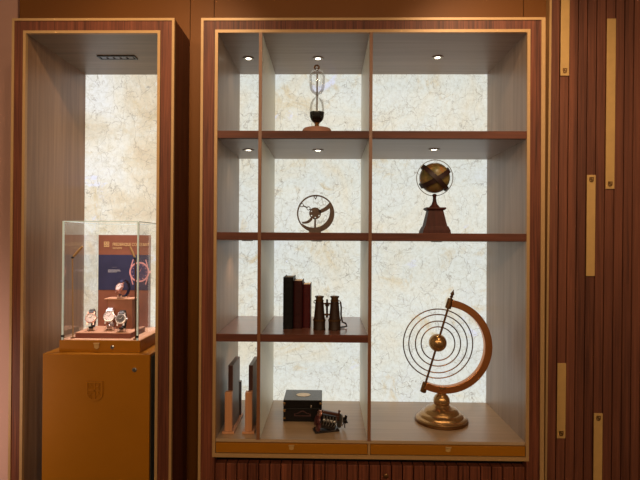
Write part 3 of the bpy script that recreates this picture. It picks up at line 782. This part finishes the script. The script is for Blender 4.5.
# ------------------------------------------------------------------ binoculars
yb = atZ(327, 330.6, bz).y+.027
Y = yb; k = 1/ppm(Y)
bx0, bx1 = X(319.4, 315, Y), X(334.6, 315, Y)
bino = thing('binoculars', ((bx0+bx1)/2, Y, bz), 'old brown brass binoculars standing upright with a strap', 'binoculars')
BROWN = plain('bino_leather', (46, 28, 17), .5, .1, var=.15, vscale=60); BROWN.node_tree.nodes['Principled BSDF'].inputs['Specular IOR Level'].default_value = .2; RINGB = plain('bino_brass', (84, 56, 28), .4, .6)
for x in (bx0, bx1):
    H = lambda y: bz+(330.0-y)*k
    b = MB().lathe([(6.3*k, bz+.0003), (6.3*k, H(329.2)), (6.0*k, H(328.8)), (6.0*k, H(320)), (5.4*k, H(318)), (4.2*k, H(303.5)), (3.9*k, H(302))], 36, c=(x, Y, 0)).build('barrel', BROWN, bino, True)
    MB().lathe([(6.4*k, H(321.2)), (6.45*k, H(320.8)), (6.4*k, H(319.8)), (6.0*k, H(319.4))], 36, c=(x, Y, 0)).build('ring', RINGB, b, True)
    MB().lathe([(3.9*k, H(302)), (4.3*k, H(301.8)), (4.3*k, H(300.6)), (3.6*k, H(300.3)), (3.6*k, H(298.2)), (4.5*k, H(297.9)), (4.5*k, H(296.6)), (3.2*k, H(296.4)), (3.0*k, H(297.2)), (0, H(297.3))], 32, c=(x, Y, 0)).build('eyepiece', RINGB, b, True)
xm = (bx0+bx1)/2
for zz1, zz2 in ((316, 314.2), (305, 303.4)): Bx(bx0+3*k, bx1-3*k, Y-.006, Y+.006, bz+(330-zz1)*k, bz+(330-zz2)*k, bev=.001).build('bridge', RINGB, bino)
MB().lathe([(1.1*k, bz+(330-318)*k), (1.1*k, bz+(330-307)*k), (2.0*k, bz+(330-306.5)*k), (2.0*k, bz+(330-303.5)*k), (1.0*k, bz+(330-303)*k), (1.0*k, bz+(330-300)*k), (0, bz+(330-299.6)*k)], 20, c=(xm, Y, 0)).build('focus_wheel', BROWN, bino, True)
for x, s in ((bx0, -1), (bx1, 1)):
    m = MB(); zc = bz+(330-302.5)*k
    m.tube([(x+s*(4.2+1.4*math.cos(a))*k, Y, zc+1.4*k*math.sin(a)) for a in [2*PI*i/16 for i in range(16)]], .4*k, 6, True); m.build('strap_ring', RINGB, bino, True)
m = MB(); P0 = (bx1+5.8*k, Y, bz+(330-302.5)*k)
pts = [P0, (bx1+6.6*k, Y+.004, bz+(330-308)*k), (bx1+6.5*k, Y+.008, bz+(330-316)*k), (bx1+8*k, Y+.02, bz+.03), (bx1+11.5*k, Y+.035, bz+.022), (bx1+12.6*k, Y+.04, bz+.008), (bx1+9*k, Y+.038, bz+.005), (bx1+5*k, Y+.03, bz+.004)]
for a, b in zip(pts[:-1], pts[1:]): pass
m.tube(pts, .0038, 8); m.build('strap', plain('strap_leather', (52, 32, 24), .5), bino, True)

# ------------------------------------------------------------------ two plaque stands, lower left
bz = OZF
OAK = wood('pale_oak', (168, 112, 74), (196, 138, 96), (50, 50, 4), rough=.42)
MAR = wood('dark_maroon', (52, 26, 22), (78, 46, 40), (40, 5, 40), rough=.35, coat=.2)
def plaque(xl, xr, sl, sr, label):
    q = atZ((xl+xr)/2, 433.6, bz); yf = q.y
    x0, x1 = X(xl, 415, yf), X(xr, 415, yf)
    xm = (x0+x1)/2
    r = thing('plaque_stand', (xm, yf+.1, bz), label, 'stand', 'plaques on wooden stands in the lower left bay')
    Bx(xm-.026, xm+.026, yf-.006, yf+.225, bz+.0003, bz+.010, bev=.001).build('base', OAK, r)
    zt = Z(xl, 392.3, yf)
    Bx(x0, x1, yf, yf+.026, bz+.010, zt, bev=.0012).build('post', OAK, r)
    ys = yf+.028
    s0, s1 = X(sl, 380, ys), X(sr, 380, ys); zs = Z(sl, 365.3, ys)
    Bx(s0, s1, ys, ys+.165, bz+.0105, zs, bev=.001).build('panel', MAR, r, label='dark polished upright panel')
    Bx(s1, s1+.0015, ys+.001, ys+.164, bz+.0105, zs-.001).build('painted_lit_side', plain('painted_lit_side', (118, 98, 88), .4), r, label='panel side painted lighter as if lit')  # lighter sheet puts the light on this side into its colour
    Bx(x0+.004, x1+.004, ys+.166, ys+.190, bz+.010, zt-.01, bev=.0012).build('post', MAR, r, label='dark rear post')
plaque(224.6, 231.8, 228.2, 232.6, 'dark upright panel on a pale wood stand beside the left cabinet side')
plaque(245.0, 251.8, 248.6, 252.6, 'dark upright panel on a pale wood stand beside the left divider')

# ------------------------------------------------------------------ black chest
yf = atZ(303, 421.8, bz).y; k = 1/ppm(yf)
x0, x1 = X(283.2, 412, yf), X(321.7, 412, yf); h = Z(303, 400.2, yf)-bz; dp = .155
chest = thing('wooden_chest', ((x0+x1)/2, yf+dp/2, bz), 'black lacquered wooden chest with brass corners on the cabinet floor', 'box')
LACQ = plain('black_lacquer', (15, 9, 8), .4, var=.1); LACQ.node_tree.nodes['Principled BSDF'].inputs['Specular IOR Level'].default_value = .2
LID_SHEEN = plain('lid_lacquer_sheen', (58, 50, 44), .22, var=.1)  # grey paints the reflection on the black lid into its colour
Bx(x0, x1, yf, yf+dp, bz+.0003, bz+h*.62, bev=.0015).build('body', LACQ, chest)
lid = Bx(x0, x1, yf, yf+dp, bz+h*.64, bz+h-.002, bev=.001).build('lid', LACQ, chest)
Bx(x0+.001, x1-.001, yf+.001, yf+dp-.001, bz+h-.002, bz+h).build('lid_top', LID_SHEEN, lid, label='glossy lid top with painted grey sheen')
xm = (x0+x1)/2; ym = yf+dp/2
def oval(a, b, n=40): return [(a*math.cos(2*PI*i/n), b*math.sin(2*PI*i/n)) for i in range(n)]
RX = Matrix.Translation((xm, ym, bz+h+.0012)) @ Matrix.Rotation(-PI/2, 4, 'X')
MB().prism(oval(.034, .024), 0, .0012, RX).build('inlay', plain('lid_highlight', (206, 182, 148), .3, .4), lid, label='oval painted highlight')  # added oval plate; its pale colour stands in for the highlight on the lid
for xx in (x0, x1):
    s = 1 if xx == x0 else -1
    for zc in (bz+h*.16, bz+h*.5, bz+h*.84):
        a, b = sorted((xx-s*.0008, xx+s*.010))
        Bx(a, b, yf-.0012, yf+.010, zc-.004, zc+.004, bev=.0005).build('corner_plate', BRASS, chest if zc < bz+h*.6 else lid)
m = MB()
cz = bz+h*.34
i_ = [(xm+(-.038+.076*i/20), cz-.008) for i in range(21)]
o_ = [(xm+(-.038+.076*i/20)*(1-.12*math.sin(PI*i/20)), cz+.004+.014*math.sin(PI*i/20)**3) for i in range(21)]
ii = [(xm+(a-xm)*.86, cz+(b-cz)*.6) for a, b in i_]; oo = [(xm+(a-xm)*.86, cz+(b-cz)*.72) for a, b in o_]
m.band(ii+oo[::-1], i_+o_[::-1], yf-.001, yf+.0005, closed=True)
m.build('emblem', plain('emblem_red', (70, 34, 30), .4), chest, label='dull red outline emblem')
Bx(xm+.036, xm+.043, yf-.002, yf+.001, bz+h*.66, bz+h*.78, bev=.0005).build('lock_plate', CHROME, chest)

# ------------------------------------------------------------------ model engine beside the chest
c = atZ(327, 431.5, bz); Y = c.y+.01; k = 1/ppm(Y); ex = X(326, 425, Y)
eng = thing('model_engine', (ex, Y, bz), 'small dark metal model engine with pulleys and a grey flywheel beside the chest', 'model')
ENG = plain('engine_black', (36, 28, 26), .35, .5, var=.2); EGR = plain('engine_grey', (140, 134, 128), .3, .8, var=.15); ERED = plain('engine_maroon', (86, 40, 38), .35, .3)
EBR = plain('engine_brown', (78, 44, 32), .35, .3); EPNK = plain('engine_copper', (196, 140, 124), .25, .7)
B = Matrix.Translation((ex, Y, bz)) @ Matrix.Rotation(math.radians(16), 4, 'Z') @ Matrix.Scale(k*1.13, 4)
# local pixel-sized units: +x right along the crankshaft, z up, tilted a little
Tl = B @ Matrix.Translation((0, 0, 1.6)) @ Matrix.Rotation(math.radians(15), 4, 'Y')
m = MB(); m.box(-11, 11, -5, 5, .05, 1.6, B, bev=.2*k)
for xx in (-9, 9):
    for yy in (-4, 4): m.lathe([(1.2, 1.6), (1.2, 2.2), (.5, 2.6)], 12, B @ Matrix.Translation((xx, yy, 0)))
m.build('base', ENG, eng)
m = MB(); m.box(-8, 7, -4, 4, 1.0, 6.5, Tl, bev=.4*k); m.box(-7, 6, -3, 3, 6.5, 12.5, Tl, bev=.4*k); m.build('engine_block', ENG, eng)
m = MB()
for i in range(4): m.lathe([(1.35, 0), (1.35, 1.2), (1.0, 1.5), (1.35, 1.8), (1.0, 2.1), (1.35, 2.6), (.6, 3.0)], 16, Tl @ Matrix.Translation((-5.2+i*3.3, -3.2, 8.2)) @ Matrix.Rotation(PI*.42, 4, 'X'))
m.build('cylinders', EGR, eng, True)
m = MB(); m.box(-7.5, 7.5, -2.4, 1.6, 13.0, 15.6, Tl, bev=.7*k); m.build('valve_cover', EBR, eng)
m = MB()
for i in range(5): m.tube([Tl @ Vector(p) for p in ((-6+i*2.9, -3.1, 11.8), (-6+i*2.9, -5.2, 9.5), (-5.4+i*2.7, -5.2, 6), (-5+i*2.5, -4.1, 4))], .42*k, 8)
m.build('pipes', EGR, eng, True)
def disc(r, w, p, hub=None, mat=ENG, name='pulley', seg=32):
    M_ = Tl @ Matrix.Translation(p) @ Matrix.Rotation(PI/2, 4, 'Y')
    return MB().lathe([(r*.35, -w/2), (r*.8, -w/2), (r, -w*.5), (r*.92, -w*.1), (r*.92, w*.1), (r, w*.5), (r*.8, w/2), (r*.35, w/2)], seg, M_).build(name, mat, eng, True)
disc(4.6, 2.4, (-10.2, -1, 6.2), mat=ERED); disc(3.8, 2.0, (-9.4, -5.2, 1.9), mat=ERED)
disc(3.0, 2.2, (-9.6, -1, 12.4), mat=EPNK, name='copper_pulley')
disc(6.0, 1.2, (10.8, 0, 9.0), mat=EGR, name='flywheel')
MB().tube([Tl @ Vector((7, 0, 9.2)), Tl @ Vector((17, 0, 9.2))], .7*k, 10).build('shaft', ENG, eng, True)
m = MB(); Mf = Tl @ Matrix.Translation((15.6, 0, 9.2)) @ Matrix.Rotation(PI/2, 4, 'Y')
m.lathe([(1.6, -1), (1.6, 1), (.6, 1.3)], 20, Mf)
for i in range(5): m.box(-1.3, 1.3, 1, 5.4, -.35, .35, Mf @ Matrix.Rotation(2*PI*i/5+.3, 4, 'Z') @ Matrix.Rotation(.5, 4, 'Y'), bev=.1*k)
m.build('fan', ENG, eng)
m = MB(); m.lathe([(.8, 0), (.8, 4.2), (1.1, 4.4), (1.1, 5.4), (.5, 5.6)], 14, Tl @ Matrix.Translation((8.4, 0, 12.5)) @ Matrix.Rotation(math.radians(-4), 4, 'Y')); m.box(6, 9.2, -1.4, 1.4, 9, 12.6, Tl, bev=.3*k); m.build('exhaust', EBR, eng, True)

# ------------------------------------------------------------------ brass orrery globe
cb = atZ(441.3, 420.5, bz); Y = cb.y; k = 1/ppm(Y); ox = X(441.3, 400, Y)
orr = thing('brass_orrery', (ox, Y, bz), 'large polished brass orrery with concentric rings in a tilted C arc', 'globe')
pyb = 420.5
H = lambda y: bz+(pyb-y)*k*1.0
prof = [(25.4, 0), (25.6, 1.0), (25.0, 3.0), (23.4, 4.2), (21.6, 4.8), (21.2, 6.2), (20.2, 7.6), (17.4, 8.6), (16.8, 9.6), (15.8, 11.6), (12.5, 13.4), (9.4, 14.4), (8.4, 15.6), (5.6, 17.6), (3.9, 19.8), (3.6, 21.4)]
MB().lathe([(r*k, bz+.0003+z*k) for r, z in prof], 56, c=(ox, Y, 0)).build('base', BRASS, orr, True)
MB().lathe([(r*k, bz+z*k) for r, z in ((25.7, .05), (26.0, .8), (25.9, 2.4), (25.2, 3.0))], 56, c=(ox, Y, 0)).build('base_rim', BRASS_D, orr, True, label='dark base rim')
zb = Z(441.6, 400.6, Y)
st = MB().lathe([(r*k, zb+z*k) for r, z in ((3.6, -9.5), (4.4, -8.6), (3.6, -8), (6.2, -5.5), (7.6, -2.6), (8.1, 0), (7.6, 2.6), (6.2, 5.2), (3.9, 7.2), (4.4, 7.8), (3.4, 8.6), (3.2, 11), (4.6, 12.4), (4.6, 14.2))], 36, c=(X(441.6, 400, Y), Y, 0)).build('stem', BRASS, orr, True)
ax, az = X(444.3, 346, Y), Z(444.3, 346, Y)
i_, o_ = [], []
for i in range(73):
    a = math.radians(81-i/72*197); i_.append((ax+39.6*k*math.cos(a), az+39.6*k*math.sin(a))); o_.append((ax+46.6*k*math.cos(a), az+46.6*k*math.sin(a)))
arc = MB().band(i_, o_, Y-.016, Y+.016).build('arc', COPPER, orr, True)
bv = arc.modifiers.new('bevel', 'BEVEL'); bv.width = .0025; bv.segments = 2; bv.limit_method = 'ANGLE'
p0, p1 = atY(423.2, 391, Y), atY(451.6, 296.5, Y)
d = (p1-p0).normalized()
MB().tube([p0, p1], 1.1*k, 12).build('axis_rod', BRASS_D, orr, True)
e0 = atY(424.3, 387.2, Y); e1 = atY(449.3, 303.5, Y)
for e_ in (e0, e1): MB().tube([e_-d*5.2*k, e_-d*4.6*k, e_+d*4.6*k, e_+d*5.2*k], [2.4*k, 3.0*k, 3.0*k, 2.4*k], 20).build('end_cap', BRASS_D, orr, True)
q = [p1+d*t*k for t in (-1, 0, .8, 1.6, 2.6, 4, 5.5, 7.2)]
MB().tube(q, [1.2*k, 2.0*k, 1.0*k, 1.6*k, 2.0*k, 1.4*k, .7*k, .1*k], 16).build('finial', BRASS_D, orr, True)
rx, rz_ = X(438.2, 343.8, Y), Z(438.2, 343.8, Y)
RINGM = plain('ring_bronze', (104, 74, 50), .3, .9)
for r in (34.4, 29.0, 22.4, 16.7):
    MB().tube([(rx+r*k*math.cos(a), Y+.004, rz_+r*k*math.sin(a)) for a in [2*PI*i/96 for i in range(96)]], (.6*k), 8, True).build('orbit_ring', RINGM, orr, True)
sb = atY(437.7, 342.7, Y)
MB().ball(sb, 8.8*k, 36, 22).build('sun_ball', BRASS, orr, True)

# ------------------------------------------------------------------ lights of the room, and one added fill
WARM = (1, .74, .46)
for x in (-2.2, -.8, .6, 2.0):
    lamp('ceiling_lamp', 'AREA', (x, -3.6, 3.0), 24, WARM, target=(x*.6, 0, .8), size=.3)
for x, e_ in ((-.52, 78), (.66, 84)):          # two wall washers over the cabinet ends
    lamp('wall_washer', 'SPOT', (x, -.95, 3.04), e_, (1, .73, .44), target=(x*1.35-.09, .05, 2.2), size=.06, angle=58, blend=1.0)
lamp('pink_wall_fill', 'SPOT', (-2.5, -.9, .6), 100, (1, .80, .68), target=(-1.9, .2, .7), size=.12, angle=66, blend=.9)  # unseen fill added to brighten the lower pink wall, no known lamp there
w = bpy.data.worlds.new('world'); sc.world = w; w.use_nodes = True
w.node_tree.nodes['Background'].inputs[0].default_value = (.95, .70, .48, 1); w.node_tree.nodes['Background'].inputs[1].default_value = .2
vs = sc.view_settings; vs.view_transform = 'Standard'; vs.look = 'None'; vs.exposure = 0; vs.gamma = 1; vs.use_curve_mapping = False
